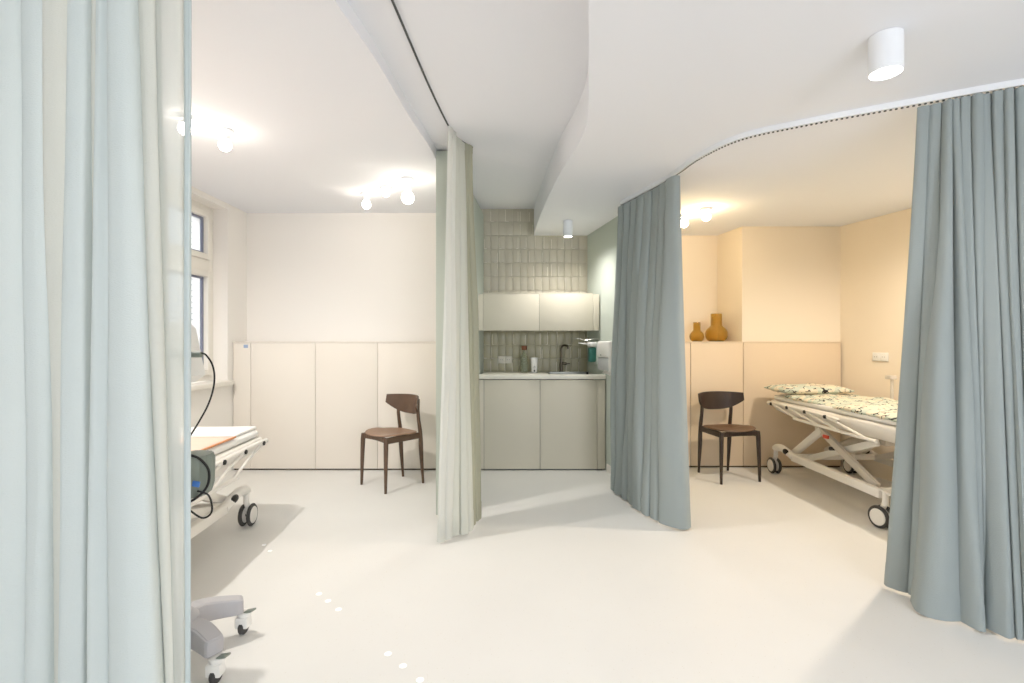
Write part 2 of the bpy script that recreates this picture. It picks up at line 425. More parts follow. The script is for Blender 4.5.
MB().cyl((0,0,0),(0,0,.012),.024).cyl((0,0,0),(0,0,.1),.016).build('base', M['dark_steel'], tp)
MB().tube(spline([(0,0,.08),(0,0,.2),(0,0,.24),(.015,-.012,.268),(.04,-.03,.272),(.06,-.05,.262),(.064,-.054,.235)],6), .011, 12).build('spout', M['dark_steel'], tp)
MB().cyl((.01,0,.085),(.055,0,.085),.015).tube([(.05,0,.085),(.09,-.01,.087)], .006).build('lever', M['dark_steel'], tp)

UF = 4.80
ku = thing('wall_cabinet', 'taupe two-door wall cabinet hung on the tiles above the worktop', 'cabinet', (.25,5.0,1.31)); W=(.25,5.0,1.31)
MB().box((-.29,UF+.022,1.312),(.775,5.18,1.655)).build('carcass', M['cabinet_in'], ku, world=W)
for a,b,n in ((-.337,-.278,'filler_panel'),(-.275,.262,'door'),(.265,.778,'door'),(.781,.838,'filler_panel')):
    MB().box((a,UF,1.305),(b,UF+.018,1.655),.0012).build(n, M['cabinet'], ku, world=W)
MB().box((-.288,UF+.001,1.656),(.775,5.18,1.668),.001).build('top_panel', M['cabinet'], ku, world=W)
MB().box((-.27,UF+.019,1.305),(.775,UF+.0215,1.655)).build('gap_liner', M['gap'], ku, world=W)

def socket(label, loc, rz, m_):
    s = thing('double_socket', label, 'socket', loc, rz)
    MB().box((-.073,-.008,-.038),(.073,0,.038),.003).build('frame', m_, s)
    for x in (-.036,.036):
        f = MB().cyl((x,-.0135,0),(x,-.0085,0),.0295,seg=28)
        f.box((x-.033,-.011,-.033),(x+.033,-.0082,.033),.002)
        f = f.build('insert', m_, s)
        MB().cyl((x-.0095,-.0145,0),(x-.0095,-.0137,0),.003).cyl((x+.0095,-.0145,0),(x+.0095,-.0137,0),.003).build('pin_hole', M['dark_grey'], f)
    return s
socket('white double socket on the tiled splashback behind the worktop', (-.073,5.180,1.012), 0, M['socket'])
ang = math.atan2(-.23,1)
socket('white double socket on the right wall above the patterned bed', (rwx(4.38)-.002,4.38,1.065), R(-90)+.226, M['white_plastic'])

bt = thing('glass_bottle', 'clear glass bottle with copper brown stopper beside the white cup', 'bottle', (.123,5.02,.8885))
MB().lathe([(0,0),(.032,0),(.034,.006),(.034,.15),(.028,.18),(.014,.2),(.013,.225),(.011,.225),(.011,.2),(.026,.178),(.031,.15),(.031,.01),(0,.008)], seg=28).build('body', M['clear'], bt)
MB().cyl((0,0,.2255),(0,0,.27),.028,bev=.004).build('stopper', M['copper'], bt)
cp = thing('cup', 'white tapered cup with small black marks beside the bottle', 'cup', (.222,4.98,.8885))
MB().lathe([(0,0),(.025,0),(.027,.004),(.035,.138),(.036,.145),(.036,.152),(.033,.152),(.031,.14),(.024,.006),(0,.006)], seg=28).build('body', M['white_plastic'], cp)
m = MB()
for (dx,dz,w,h) in ((0,.022,.014,.022),(-.006,.058,.006,.008),(.004,.066,.010,.006),(.006,.052,.008,.006),(-.002,.046,.008,.005)):
    a = R(-90)+dx/.028*.9
    rr = .0265+dz*.062+.0006
    m.box((-w/2,-.001,-h/2),(w/2,.0015,h/2),mx=Matrix.Translation((rr*math.cos(a),rr*math.sin(a),dz)) @ Matrix.Rotation(a+R(90),4,'Z'))
m.build('mark', M['black'], cp)

wa = math.atan(.18)
pd = thing('paper_towel_dispenser', 'white paper towel dispenser with smoky lower half beside the curtain', 'dispenser', (wx(4.42)-.002,4.42,.93), R(-90)+wa)
# local: +-x along the wall, -y away from the wall
MB().box((-.15,-.125,.13),(.15,0,.275),.022,seg=4).build('cover', M['white_plastic'], pd)
MB().box((-.147,-.118,.015),(.147,-.002,.129),.012,seg=3).build('window', M['smoke'], pd)
MB().box((.135,-.123,.0),(.151,-.001,.2),.006).build('side_frame', M['white_plastic'], pd)
m = MB()
m.grid(lambda u,v: Vector((-.12+.24*u, -.09+.045*v+.004*math.sin(u*9), .03-.05*(1-v)+.006*math.sin(u*14))), 18, 5)
m.build('paper_towel', M['sheet'], pd, closed=False)
MB().cyl((-.04,-.127,.15),(-.04,-.124,.15),.006).build('lock', M['dark_grey'], pd)
sd = thing('soap_dispenser', 'wall soap dispenser with elbow lever and teal bottle', 'dispenser', (wx(4.78)-.002,4.78,.98), R(-90)+wa)
MB().box((-.045,-.06,0),(.045,0,.215),.008).build('housing', M['pale_grey'], sd)
MB().box((-.038,-.125,.025),(.038,-.062,.165),.012,seg=3).build('bottle', M['teal'], sd)
MB().box((-.042,-.13,.17),(.042,-.055,.215),.012,seg=3).bar((0,-.12,.195),(0,-.22,.205),.06,.01).build('pump_head', M['white_plastic'], sd)
MB().tube(spline([(.03,-.02,.225),(.03,-.08,.245),(0,-.16,.232),(-.03,-.22,.25),(-.03,-.25,.248)],5), .004).build('elbow_lever', M['steel'], sd)

# ------------------------------------------------------------------ curtains
def along(path, s):
    P = [Vector((p[0],p[1])) for p in path]
    L = [0]
    for a,b in zip(P,P[1:]): L.append(L[-1]+(b-a).length)
    d = max(0, min(1,s))*L[-1]
    for i in range(len(P)-1):
        if d <= L[i+1] or i == len(P)-2:
            t = (d-L[i])/(L[i+1]-L[i]); return P[i].lerp(P[i+1], t), (P[i+1]-P[i]).normalized()
def curtain(label, base, top, bot, sT, sB, zt, amp, mats, mi=None, rows=40, side=1, zb=.012, seed=0, aT=.45, group=None, ns=12, hemz=.11, am_=None, latk=1.45):
    """sT/sB: crevice positions along the top and bottom paths; a bulge lies between each pair."""
    root = thing('curtain', label, 'curtain', base, group=group)
    K = len(sT)-1
    rnd = random.Random(seed)
    am = [rnd.uniform(.75,1.25) for _ in range(K)]
    if am_: am[:len(am_)] = am_
    ph = [rnd.uniform(0,6) for _ in range(K)]
    skew = [rnd.uniform(-.25,.25) for _ in range(K)]
    def pt(k, t, f, push=0):
        # f: 0 top .. 1 bottom
        e = f**1.15
        def plan(path, s):
            p, d = along(path, s); n = Vector((d.y,-d.x))*side; return p, n
        wob = .012*math.sin(3.1*f+ph[k])*(math.sin(math.pi*min(1,max(0,t))) )
        st = sT[k]+(sT[k+1]-sT[k])*t; sb = sB[k]+(sB[k+1]-sB[k])*t
        pt_, n1 = plan(top, st); pb, n2 = plan(bot, sb)
        a0,_ = plan(top, sT[k]); a1,_ = plan(top, sT[k+1]); b0,_ = plan(bot, sB[k]); b1,_ = plan(bot, sB[k+1])
        wT = (a1-a0).length; wB = (b1-b0).length
        p = pt_.lerp(pb, e); n = n1.lerp(n2, e).normalized(); w = wT+(wB-wT)*e
        tt = t+skew[k]*math.sin(math.pi*t)*.35
        prof = max(0,math.sin(math.pi*max(0,min(1,tt))))**.62
        A = min(amp*(aT+(1-aT)*min(1,f*2.2)), w*.95)*am[k]
        nz = noise.noise(Vector((k*3.3+t*1.7, f*3.2, seed)))*.35
        off = A*prof*(1+nz*prof) + .004*math.sin(f*9+ph[k]*2)*prof + push
        tdir = Vector((-n.y, n.x))
        # micro creases
        cr = noise.noise(Vector((k*7+t*6, f*1.6, seed+9)))*.004
        q = p + n*(off+cr) + tdir*wob*.5
        lat = (.13+.05*math.sin(ph[k]*3))*w*math.sin(2*math.pi*t)*min(1,A/(w*.5+1e-6))*latk
        q = q - tdir*lat
        return Vector((q.x, q.y, zt+(zb-zt)*f))
    def strip(m, fa, fb, nr, push=0):
        prev = None
        cols = []
        for k in range(K):
            for j in range(ns+ (1 if k == K-1 else 0)):
                cols.append((k, j/ns))
        g = [[m.bm.verts.new(pt(k,t,fa+(fb-fa)*r/nr,push)) for (k,t) in cols] for r in range(nr+1)]
        for r in range(nr):
            for c in range(len(cols)-1):
                f_ = m.bm.faces.new((g[r][c], g[r][c+1], g[r+1][c+1], g[r+1][c]))
                f_.material_index = (mi[cols[c][0]] if mi else 0)
    m = MB(); strip(m, 0, 1, rows); m.build('fabric', mats, root, ang=70, world=base, closed=False)
    H = zt-zb
    m = MB(); strip(m, 1-hemz/H, 1.0, 3, .0025); m.build('hem', mats, root, ang=70, world=base, closed=False)
    m = MB(); strip(m, 0, .05/H, 2, .003); m.build('heading_tape', mats, root, ang=70, world=base, closed=False)
    return root
def px(x, y_floor=None, d=None):
    d = d if d else CAMZ*F/(y_floor-341.5); return ((x-512)*d/F, d)
def norm(lst):
    a, b = lst[0], lst[-1]; return [(v-a)/(b-a) for v in lst]

# tracks
trA = spline([(.86,3.93,0),(1.0,3.45,0),(1.06,3.19,0),(1.10,2.93,0),(1.21,2.66,0),(1.434,2.49,0),(1.82,2.27,0),(2.14,2.10,0),(2.6,1.9,0),(3.3,1.65,0),(3.8,1.5,0)], 10)
ct = thing('curtain_track', 'white curved ceiling curtain track above the blue-grey curtains', 'curtain rail', (1.1,2.9,ZR))
def ribbon(m, path, hw, z0, z1):
    P = [Vector((p.x,p.y)) for p in path]; L=[];Rr=[]
    for i,p in enumerate(P):
        d = (P[min(i+1,len(P)-1)]-P[max(i-1,0)]).normalized(); n = Vector((-d.y,d.x))
        L.append(p+n*hw); Rr.append(p-n*hw)
    for i in range(len(P)-1):
        t = bmesh.new()
        q = [L[i],L[i+1],Rr[i+1],Rr[i]]
        a=[t.verts.new((v.x,v.y,z0)) for v in q]; b=[t.verts.new((v.x,v.y,z1)) for v in q]
        t.faces.new(a); t.faces.new(b[::-1]); t.faces.new((a[0],a[1],b[1],b[0])); t.faces.new((a[2],a[3],b[3],b[2]))
        m.merge(t)
    return m
W=(1.1,2.9,ZR)
ribbon(MB(), trA, .013, ZR-.028, ZR-.0005).build('rail', M['lamp_white'], ct, world=W)
m = MB()
for i in range(0, 400):
    p,_ = along(trA, i/399)
    if i % 2 == 0: m.box((p.x-.004,p.y-.004,ZR-.034),(p.x+.004,p.y+.004,ZR-.0285))
g = m.build('gliders', M['track_dark'], ct, world=W); g['kind'] = 'stuff'
trC = spline([(-.27,3.42,0),(-.36,3.25,0),(-.39,3.08,0),(-.43,2.6,0),(-.465,1.95,0),(-.485,1.6,0),(-.49,1.5,0)], 8)
W = (-.43,2.5,ZC)
o = ribbon(MB(), trC, .004, ZC-.008, ZC-.0005).build('curtain_track', M['track_dark'], world=W)
tag(o, 'thin dark curtain track line set in the corridor ceiling', 'curtain rail')
trD = spline([(-.78,1.34,0),(-.84,1.3,0),(-1.2,1.28,0),(-2.5,1.28,0)], 6)
W = (-1.5,1.3,ZB)
o = ribbon(MB(), trD, .012, ZB-.02, ZB-.0005).build('curtain_track', M['lamp_white'], world=W)
tag(o, 'white ceiling curtain track holding the pale mint foreground curtain', 'curtain rail')

# A: right side of the alcove
topA = [(.853,3.95),(.93,3.7),(1.0,3.45),(1.06,3.19),(1.085,3.10)]
botA = [px(615,489.5),px(620,492),px(632,498),px(640,506),px(650,514),px(660,521),px(691,529)]
sTA = norm([0,.9,1.8,2.7,3.6,4.6,5.6,6.6,7.8])
sBA = norm([614,621,630,636,642,648,655,663,691])
# bottom path parameter by image column
def s_by_px(path, cols):
    # find s so that the projected column matches
    out = []
    for c in cols:
        best = min(range(401), key=lambda i: abs(512+F*along(path,i/400)[0].x/along(path,i/400)[0].y - c)); out.append(best/400)
    return out
curtain('blue-grey curtain gathered between the kitchen alcove and the right bay', (1.0,3.5,0), topA, botA,
        s_by_px(topA,[619,626,633,640,647,654,662,670,680]), s_by_px(botA,[615,621,630,636,642,648,655,663,691]), ZR-.048, .075, [M['curtainA']], seed=3, side=1)
# B: far right curtain
topB = [(1.83,2.27),(2.14,2.11),(2.6,1.92),(3.1,1.73)]
botB = [px(884,586),px(930,604),px(934,611),px(960,624),px(975,624),px(993,628),px(1017,640),px(1045,648),(2.6,1.75),(3.15,1.6)]
curtain('blue-grey curtain at the far right in front of the patterned bed', (2.2,2.1,0), topB, botB,
        s_by_px(topB,[917,930,941,950,960,969,980,990,1001,1012,1024])+[.52,.62,.72,.82,.91,1],
        s_by_px(botB,[884,908,931,960,974,984,993,1017,1024,1034,1052])+[.52,.62,.72,.82,.91,1], ZR-.040, .075, [M['curtainA']], seed=5, side=1, am_=[.22,.25])
# C: left of the alcove
topC = [(-.392,3.06),(-.375,3.2),(-.33,3.33),(-.275,3.40)]
botC = [px(437,544),px(450,536),px(458,535),px(467,533),px(473,523),px(476,519)]
curtain('pale sage curtain gathered by the left side of the kitchen alcove', (-.38,3.1,0), topC, botC,
        s_by_px(topC,[448,450.5,453,457,460,463,466.5,471]), s_by_px(botC,[437,441,448,459,466,470,473,476]), ZC-.009, .035,
        [M['curtainC'],M['curtainCl'],M['curtainCd']], mi=[1,1,0,0,0,2,2], seed=8, side=1)
# D: foreground
d0 = 1.28
def X(pxx, d=d0): return (pxx-512)*d/F
topD = [(X(-250),1.28),(X(0),1.28),(X(150),1.28),(X(189),1.29)]
botD = [(X(-250),1.28),(X(0),1.27),(X(150),1.28),(X(183),1.31)]
cT = [-250,-215,-185,-150,-120,-95,-60,-30,-8,33,55,80,97,106,118,141,158,181,189]
cB = [-250,-215,-180,-150,-115,-90,-60,-30,-20,43,62,70,92,100,124,166,174,180,184]
def sx(path, cols): 
    a, b = path[0][0], path[-1][0]; return [ (X(c)-a)/(b-a) for c in cols]
cTn = [c if c != 189 else 189 for c in cT]
curtain('pale mint curtain hanging in the left foreground', (-1.3,1.28,0), topD, botD,
        [max(0,min(1,v)) for v in sx([(X(-250),0),(X(189),0)],cT)], [max(0,min(1,v)) for v in sx([(X(-250),0),(X(184),0)],cB)],
        ZB-.022, .085, [M['curtainD'],M['curtainDs'],M['curtainDe'],M['curtainDc']], mi=[0]*10+[3,0,3,0,0,3]+[1,2], seed=11, side=1, aT=.8, ns=14, am_=[.9,.7,1.1,.8,1,.7,.9,.6,.55,.8,.65,1,.6,1,.8,.9,.5,.4])

# ------------------------------------------------------------------ chairs
def chair(label, loc, rz, wm, sm):
    # front = -Y
    ch = thing('dining_chair', label, 'chair', loc, rz)
    fl = [(-.185,-.185),(.185,-.185)]; rl = [(-.15,.18),(.15,.18)]
    for x,y in fl:
        s = 1 if x > 0 else -1
        MB().tube([(x,y,0),(x-.004*s,y+.004,.22),(x-.008*s,y+.008,.38),(x-.012*s,y+.010,.432)], [.011,.016,.019,.018], 12).build('leg', wm, ch)
    for x,y in rl:
        s = 1 if x > 0 else -1
        MB().tube(spline([(x,y+.02,0),(x,y,.25),(x,y-.008,.42),(x-.002*s,y-.030,.58),(x-.004*s,y-.026,.715)],4), [.011]*2+[.014,.016,.018,.019,.019,.018,.017,.017,.016,.015,.015,.014,.013,.012,.011][:15], 12).build('leg', wm, ch)
    # side rails and curved front rail
    for x0,x1 in ((-.173,-.15),(.173,.15)):
        MB().bar((x0,-.17,.41),(x1,.17,.41),.02,.05,.004).build('side_rail', wm, ch)
    m = MB()
    pts = spline([(-.17,-.172,.413),(-.08,-.16,.413),(0,-.155,.413),(.08,-.16,.413),(.17,-.172,.413)],4)
    for a,b in zip(pts,pts[1:]): m.bar(a,b,.02,.04,.001)
    m.build('cross_rail', wm, ch)
    MB().bar((-.15,.15,.41),(.15,.15,.41),.02,.04,.003).build('cross_rail', wm, ch)
    # seat: wide rounded front, narrower rounded back, dished
    N = 48; ring = []
    for k in range(N):
        a = 2*math.pi*k/N
        c, s = math.cos(a), math.sin(a)
        e = 2/2.7
        x = .215*math.copysign(abs(c)**e, c); y = .195*math.copysign(abs(s)**e, s)
        x *= (1-.16*max(0,(y+.05))/.2)
        ring.append((x, y-.01))
    m = MB(); t = bmesh.new(); rings=[]
    for (zf, sc_) in ((.426,.0),(.426,.6),(.428,.93),(.431,.985),(.436,1),(.441,.985),(.443,.93),(.437,.6),(.433,.3),(.432,0)):
        lift = lambda x,y: .012*(abs(x)/.2)**2 - (.006 if y > 0 else 0)
        rings.append([t.verts.new((x*sc_, y*sc_, zf+lift(x*sc_,y*sc_)+.003)) for x,y in ring])
    for a,b in zip(rings,rings[1:]):
        for k in range(N): t.faces.new((a[k],a[(k+1)%N],b[(k+1)%N],b[k]))
    bmesh.ops.remove_doubles(t, verts=list(t.verts), dist=1e-5)
    m.merge(t); m.build('seat', sm, ch)
    # curved backrest shell
    m = MB(); nu, nv = 30, 8
    def bp(u, v, off):
        a = (u-.5)*2                      # -1..1
        x = a*.235
        yb = .198 - .115*abs(a)**2.2
        top = .742-.006*a*a; bot = .578+.09*abs(a)**3
        z = bot+(top-bot)*v
        yb += .012*(v-.5)
        nx, ny = .115*2.2*abs(a)**1.2*math.copysign(1,a)/.225, 1
        l = math.hypot(nx,ny)
        return Vector((x+off*nx/l, yb+off*ny/l, z))
    t = bmesh.new()
    gf = [[t.verts.new(bp(i/(nu-1), j/(nv-1), -.019)) for i in range(nu)] for j in range(nv)]
    gb = [[t.verts.new(bp(i/(nu-1), j/(nv-1), -.005)) for i in range(nu)] for j in range(nv)]
    for j in range(nv-1):
        for i in range(nu-1):
            t.faces.new((gf[j][i],gf[j+1][i],gf[j+1][i+1],gf[j][i+1])); t.faces.new((gb[j][i],gb[j][i+1],gb[j+1][i+1],gb[j+1][i]))
    for i in range(nu-1):
        t.faces.new((gf[0][i],gf[0][i+1],gb[0][i+1],gb[0][i])); t.faces.new((gf[-1][i],gb[-1][i],gb[-1][i+1],gf[-1][i+1]))
    for j in range(nv-1):
        t.faces.new((gf[j][0],gb[j][0],gb[j+1][0],gf[j+1][0])); t.faces.new((gf[j][-1],gf[j+1][-1],gb[j+1][-1],gb[j][-1]))
    m.merge(t); m.build('backrest', wm, ch)
    return ch
chair('brown wooden chair with curved backrest in the left bay beside the pale panelling', (-1.0,4.20,0), R(-44), M['wood'], M['seat_wood'])
chair('dark wooden chair with curved backrest beside the patterned bed', (1.90,4.42,0), R(12), M['wood_black'], M['seat_dark'])

# ------------------------------------------------------------------ vases
def vase(label, loc, s, h, rn, rb):
    v = thing('vase', label, 'vase', loc, group='amber vases on the ledge')
    # body squashed sphere, straight neck
    prof = [(0,0),(rb*.62,0)]
    hb = h*.56
    for k in range(1,13):
        a = k/13
        z = hb*a; r = rb*math.sqrt(max(0,1-((z-hb*.46)/(hb*.60))**2))
        prof.append((max(r,rn),z))
    prof += [(rn,hb+.004),(rn,h-.004),(rn-.002,h),(rn-.006,h),(rn-.007,hb)]
    for k in range(12,0,-1):
        a = k/13; z = hb*a; r = rb*math.sqrt(max(0,1-((z-hb*.46)/(hb*.60))**2)); prof.append((max(r,rn)-.007,max(z,.01)))
    prof.append((0,.01))
    MB().lathe(prof, seg=72, rib=.0012, nrib=18).build('body', M['amber'], v)
    return v
vase('small amber ribbed glass vase with straight neck', (1.83,4.95,1.2), 1, .19, .034, .069)
vase('large amber ribbed glass vase with wide straight neck', (2.035,4.98,1.2), 1, .277, .052, .108)

# ------------------------------------------------------------------ beds
def wheel_assembly(root, x, y, r=.072, sgn=1, rot=0, pedal=True):
    """castor: returns the empty-less part 'castor' with wheel children"""
    T = Matrix.Translation((x,y,0)) @ Matrix.Rotation(rot,4,'Z')
    def P(p): return T @ Vector(p)
    m = MB(); m.tube([P((0,0,.24)),P((0,0,r*2+.01))], .018, 12)
    m.tube([P((0,0,r*2+.02)),P((0,.02,r*1.75)),P((0,.025,r))], [.018,.016,.013], 10)
    st = m.build('castor', M['white_metal'], root)
    for s in (-1,1):
        w = MB(); w.cyl(P((s*.015,.025,r)),P((s*.036,.025,r)), r, 32, bev=.008); w = w.build('tyre', M['dark_grey'], st)
        h = MB(); h.cyl(P((s*.0145,.025,r)),P((s*.040,.025,r)), r*.82, 32, bev=.01); h.build('wheel_disc', M['cream_metal'] if False else M['white_metal'], st)
    MB().cyl(P((-.012,.025,r)),P((.012,.025,r)),.012).build('axle', M['dark_grey'], st)
    if pedal:
        MB().bar(P((0,.03,.245)),P((0,-.075,.225)),.035,.012).build('brake_pedal', M['dark_grey'] if sgn<0 else M['white_metal'], st)

def bed(label, loc, w, y0, y1, wy0, wy1, side, wxo, zt, drop):
    """side: +1 when the visible long side faces -X, -1 when it faces +X.  All local y absolute about loc."""
    b = thing('hospital_bed', label, 'bed', loc)
    hw = w/2; v = -side*hw            # x of visible side
    # deck: shallow moulded tray with rounded corners, tapering underside
    def rr(wx_, a, c_, rad, n=8):
        out = []
        for (cx,cy,a0) in ((wx_-rad,c_-rad,0),(-wx_+rad,c_-rad,90),(-wx_+rad,a+rad,180),(wx_-rad,a+rad,270)):
            for k in range(n+1):
                an = R(a0+90*k/n); out.append((cx+rad*math.cos(an), cy+rad*math.sin(an)))
        return out
    t = bmesh.new(); rings=[]
    for (ins,z) in ((.16,zt-.10),(.10,zt-.095),(.035,zt-.06),(.008,zt-.02),(0,zt),(.004,zt+.022),(.02,zt+.03),(.05,zt+.025)):
        rings.append([t.verts.new((x,y,z)) for x,y in rr(hw-ins, y0+ins, y1-ins, .12 if ins < .1 else .08)])
    n = len(rings[0])
    for a,c_ in zip(rings,rings[1:]):
        for k in range(n): t.faces.new((a[k],a[(k+1)%n],c_[(k+1)%n],c_[k]))
    t.faces.new(rings[0][::-1]); t.faces.new(rings[-1])
    m = MB(); m.merge(t); m.build('deck', M['white_metal'], b, ang=60)
    # mattress with fitted sheet
    def mat_top(u,v_):
        return 0
    t = bmesh.new(); rings=[]
    for (ins,z) in ((.05,zt+.027),(.03,zt+.035),(.022,zt+.05),(.03,zt+.068),(.06,zt+.075)):
        rings.append([t.verts.new((x,y,z+.004*noise.noise(Vector((x*9,y*9,z*20))))) for x,y in rr(hw-ins, y0+ins, y1-ins, .1)])
    for a,c_ in zip(rings,rings[1:]):
        for k in range(n): t.faces.new((a[k],a[(k+1)%n],c_[(k+1)%n],c_[k]))
    t.faces.new(rings[-1]); t.faces.new(rings[0][::-1])
    m = MB(); m.merge(t); mt = m.build('mattress', M['sheet'], b, ang=60)
    # folded-down side guard on the visible side
    gx = v - side*.02
    ya, yb = (y1-.12, y1-1.02)
    m = MB(); m.tube(spline([(gx,ya+.02,zt-.005),(gx,ya,zt+.008),(gx,(ya+yb)/2,zt+.008),(gx,yb,zt),(gx,yb-.02,zt-.01)],5), .013, 12); gr = m.build('side_guard', M['white_metal'], b)
    for k in range(4):
        yy = ya+(yb-ya)*(k+.15)/3.5
        MB().tube([(gx-side*.004,yy,zt),(gx-side*.002,yy-.42,zt-drop)], .009, 8).build('guard_strut', M['white_metal'], gr)
        MB().cyl((gx-side*.02,yy,zt),(gx-side*.002,yy,zt),.014).build('guard_joint', M['black'], gr)
    MB().tube([(gx,ya-.38,zt-drop),(gx,yb-.42,zt-drop-.003)], .012, 10).build('guard_rail', M['white_metal'], gr)
    # base frame
    bx = wxo
    ex = [-bx, bx]
    for x in ex:
        m = MB(); m.bar((x,wy0+.03,.215),(x,wy1-.28,.215),.045,.06,.008)
        m.tube(spline([(x,wy1-.3,.215),(x,wy1-.12,.255),(x,wy1-.02,.245),(x,wy1,.225)],4),[.03]*13,12)
        m.build('base_rail', M['white_metal'], b)
        MB().ball((x-side*.02,wy1-.2,.245),.028,(.5,1.6,.9)).build('foot_pedal', M['black'], b)
    for y in (wy0+.05, wy1-.3):
        MB().bar((-bx,y,.225),(bx,y,.225),.06,.04,.006).build('cross_bar', M['white_metal'], b)
    # scissor lift
    ym = (wy0+wy1)/2+.05
    for x in (-bx+.07, bx-.07):
        m = MB(); m.bar((x,ym+.46,.215),(x,ym+.05,zt-.14),.04,.055,.008); m.build('lift_arm', M['white_metal'], b)
        m = MB(); m.bar((x-side*.0,ym+.12,zt-.12),(x,ym-.55,.22),.035,.055,.008); m.build('lift_arm', M['cream_metal'], b)
        m = MB(); m.bar((x+.04,ym+.28,.22),(x+.04,ym-.5,zt-.13),.03,.05,.008); m.build('lift_arm', M['white_metal'], b)
        MB().cyl((x-side*.03,ym-.09,(zt+.12)/2),(x+side*.01,ym-.09,(zt+.12)/2),.014).build('pivot_bolt', M['dark_grey'], b)
    MB().cyl((0,ym+.42,.25),(0,ym-.1,zt-.15),.035).build('lift_motor', M['cream_metal'], b)
    MB().box((-.15,ym-.45,zt-.17),(.15,ym-.15,zt-.105),.02).build('control_box', M['cream_metal'], b)
    for x in (-bx,bx):
        for y in (wy0,wy1):
            wheel_assembly(b, x, y, .072, 1, 0 if y == wy1 else R(15), True)
    return b
# right bed: local y about 3.65
BR = (2.74,3.65,0)
rb = bed('white adjustable bed with patterned blanket in the right bay', BR, .76, -1.02, 1.0, -.45, .88, 1, .35, .64, .08)
MB().tube([(.33,.39,.62),(.33,.39,.90)], .012, 10).box((.295,.36,.895),(.35,.42,.925),.004).build('guard_post', M['cream_metal'], rb)
MB().box((-.40,.06,.475),(-.385,.12,.50),.003).build('red_tag', M['red'], rb)
# blanket and pillow resting on the bed
W = BR
bl = MB()
def bf(u,v_):
    x = -.36+.70*u; y = -1.0+1.75*v_
    z = .738+.016*noise.noise(Vector((x*4,y*4,1)))+.010*noise.noise(Vector((x*13,y*11,5)))
    e = min(u/.12,(1-u)/.12,1); z -= .03*(1-min(1,e))**2
    xx = x + .035*noise.noise(Vector((y*2.5,0,3)))*(1-u)
    return Vector((BR[0]+xx,BR[1]+y,z))
bl.grid(bf,44,90)
top = list(bl.bm.faces)
o = bl.build('blanket', M['blanket'], world=(BR[0],BR[1],.70), closed=False)
sm = o.modifiers.new('thickness','SOLIDIFY'); sm.thickness=.012; sm.offset=-1
tag(o, 'pale green blanket with black and cream strokes over the right bed', 'blanket')
pl = MB()
t = bmesh.new(); bmesh.ops.create_cube(t,size=2); bmesh.ops.subdivide_edges(t,edges=list(t.edges),cuts=14,use_grid_fill=True)
for vv in t.verts:
    x,y,z = vv.co
    rr_ = max(abs(x),abs(y)); th_ = (1-abs(x)**3.2)*(1-abs(y)**3.2)
    vv.co = Vector((BR[0]-.11+x*.30, BR[1]+.80+y*.17, .776+.012*(1-th_)*0+ z*(.006+.036*max(0,th_)**.5)+.008*noise.noise(Vector((x*2,y*2,4)))))
pl.merge(t)
o = pl.build('pillow', M['blanket'], world=(BR[0],BR[1]+.8,.71), ang=80)
tag(o, 'flat pillow in patterned pale green cover at the far end of right bed', 'pillow')

# left bed
BL = (-1.98,2.41,0)
lb = bed('white adjustable bed with pink pad in the left bay', BL, .80, -1.0, .96, -.5, .80, -1, .325, .54, .13)
lb.rotation_euler = (0,0,R(4.5))
pk = MB()
def pf(u,v_):
    x = -.37+.73*u; y = -.95+1.52*v_
    return Vector((x, y, .008+.006*noise.noise(Vector((x*5,y*5,2)))))
pk.grid(pf,24,50); o = pk.build('bed_pad', M['pink'], closed=False); o.location=(BL[0],BL[1],.62); o.rotation_euler=(0,0,R(4.5))
sm = o.modifiers.new('thickness','SOLIDIFY'); sm.thickness=.010; sm.offset=-1
m = MB(); m.tube([(.362,-.95,.006),(.362,.57,.006)],.006,8); m.build('piping', M['orange'], o)
tag(o, 'pink absorbent pad with orange edge lying on the left bed', 'bed pad')
o = MB().box((-.35,-.15,0),(.35,.15,.02),.009,seg=4).build('pillow', M['sheet'], ang=70); c4, s4 = math.cos(R(4.5)), math.sin(R(4.5)); o.location=(BL[0]-.75*s4,BL[1]+.75*c4,.6165); o.rotation_euler=(0,0,R(4.5))
tag(o, 'flat white folded sheet across the end of the left bed', 'sheet'); o.name='folded_sheet'

# ------------------------------------------------------------------ medical cart
CX, CY = -1.25, 1.84
cart = thing('medical_cart', 'grey wheeled medical device stand partly behind the mint curtain', 'medical stand', (CX,CY,0))
def leg_c(p1, bend):
    p0 = Vector((0,0,.165)); p1 = Vector((p1[0]-CX,p1[1]-CY,.138))
    mid = p0.lerp(p1,.5)+Vector((bend[0],bend[1],.012))
    pts = spline([p0,mid,p1],8)
    t = bmesh.new(); rings=[]
    for i,p in enumerate(pts):
        f = i/(len(pts)-1)
        d = (pts[min(i+1,len(pts)-1)]-pts[max(i-1,0)]).normalized(); n = Vector((-d.y,d.x,0)).normalized()
        hw_ = .046-.014*f; h = .075-.03*f
        if f > .97: hw_ *= .75
        prof = [(-hw_,0),(-hw_*1.0,-h),(hw_*1.0,-h),(hw_,0),(hw_*.8,.012),(-hw_*.8,.012)]
        rings.append([t.verts.new(p+n*a+Vector((0,0,c_))) for a,c_ in prof])
    for a,b in zip(rings,rings[1:]):
        for k in range(6): t.faces.new((a[k],a[(k+1)%6],b[(k+1)%6],b[k]))
    t.faces.new(rings[0]); t.faces.new(rings[-1][::-1])
    bmesh.ops.recalc_face_normals(t, faces=list(t.faces))
    bmesh.ops.bevel(t, geom=list(t.edges), offset=.004, segments=2, affect='EDGES')
    m = MB(); m.merge(t); return m.build('base_leg', M['grey_plastic'], cart, ang=50)
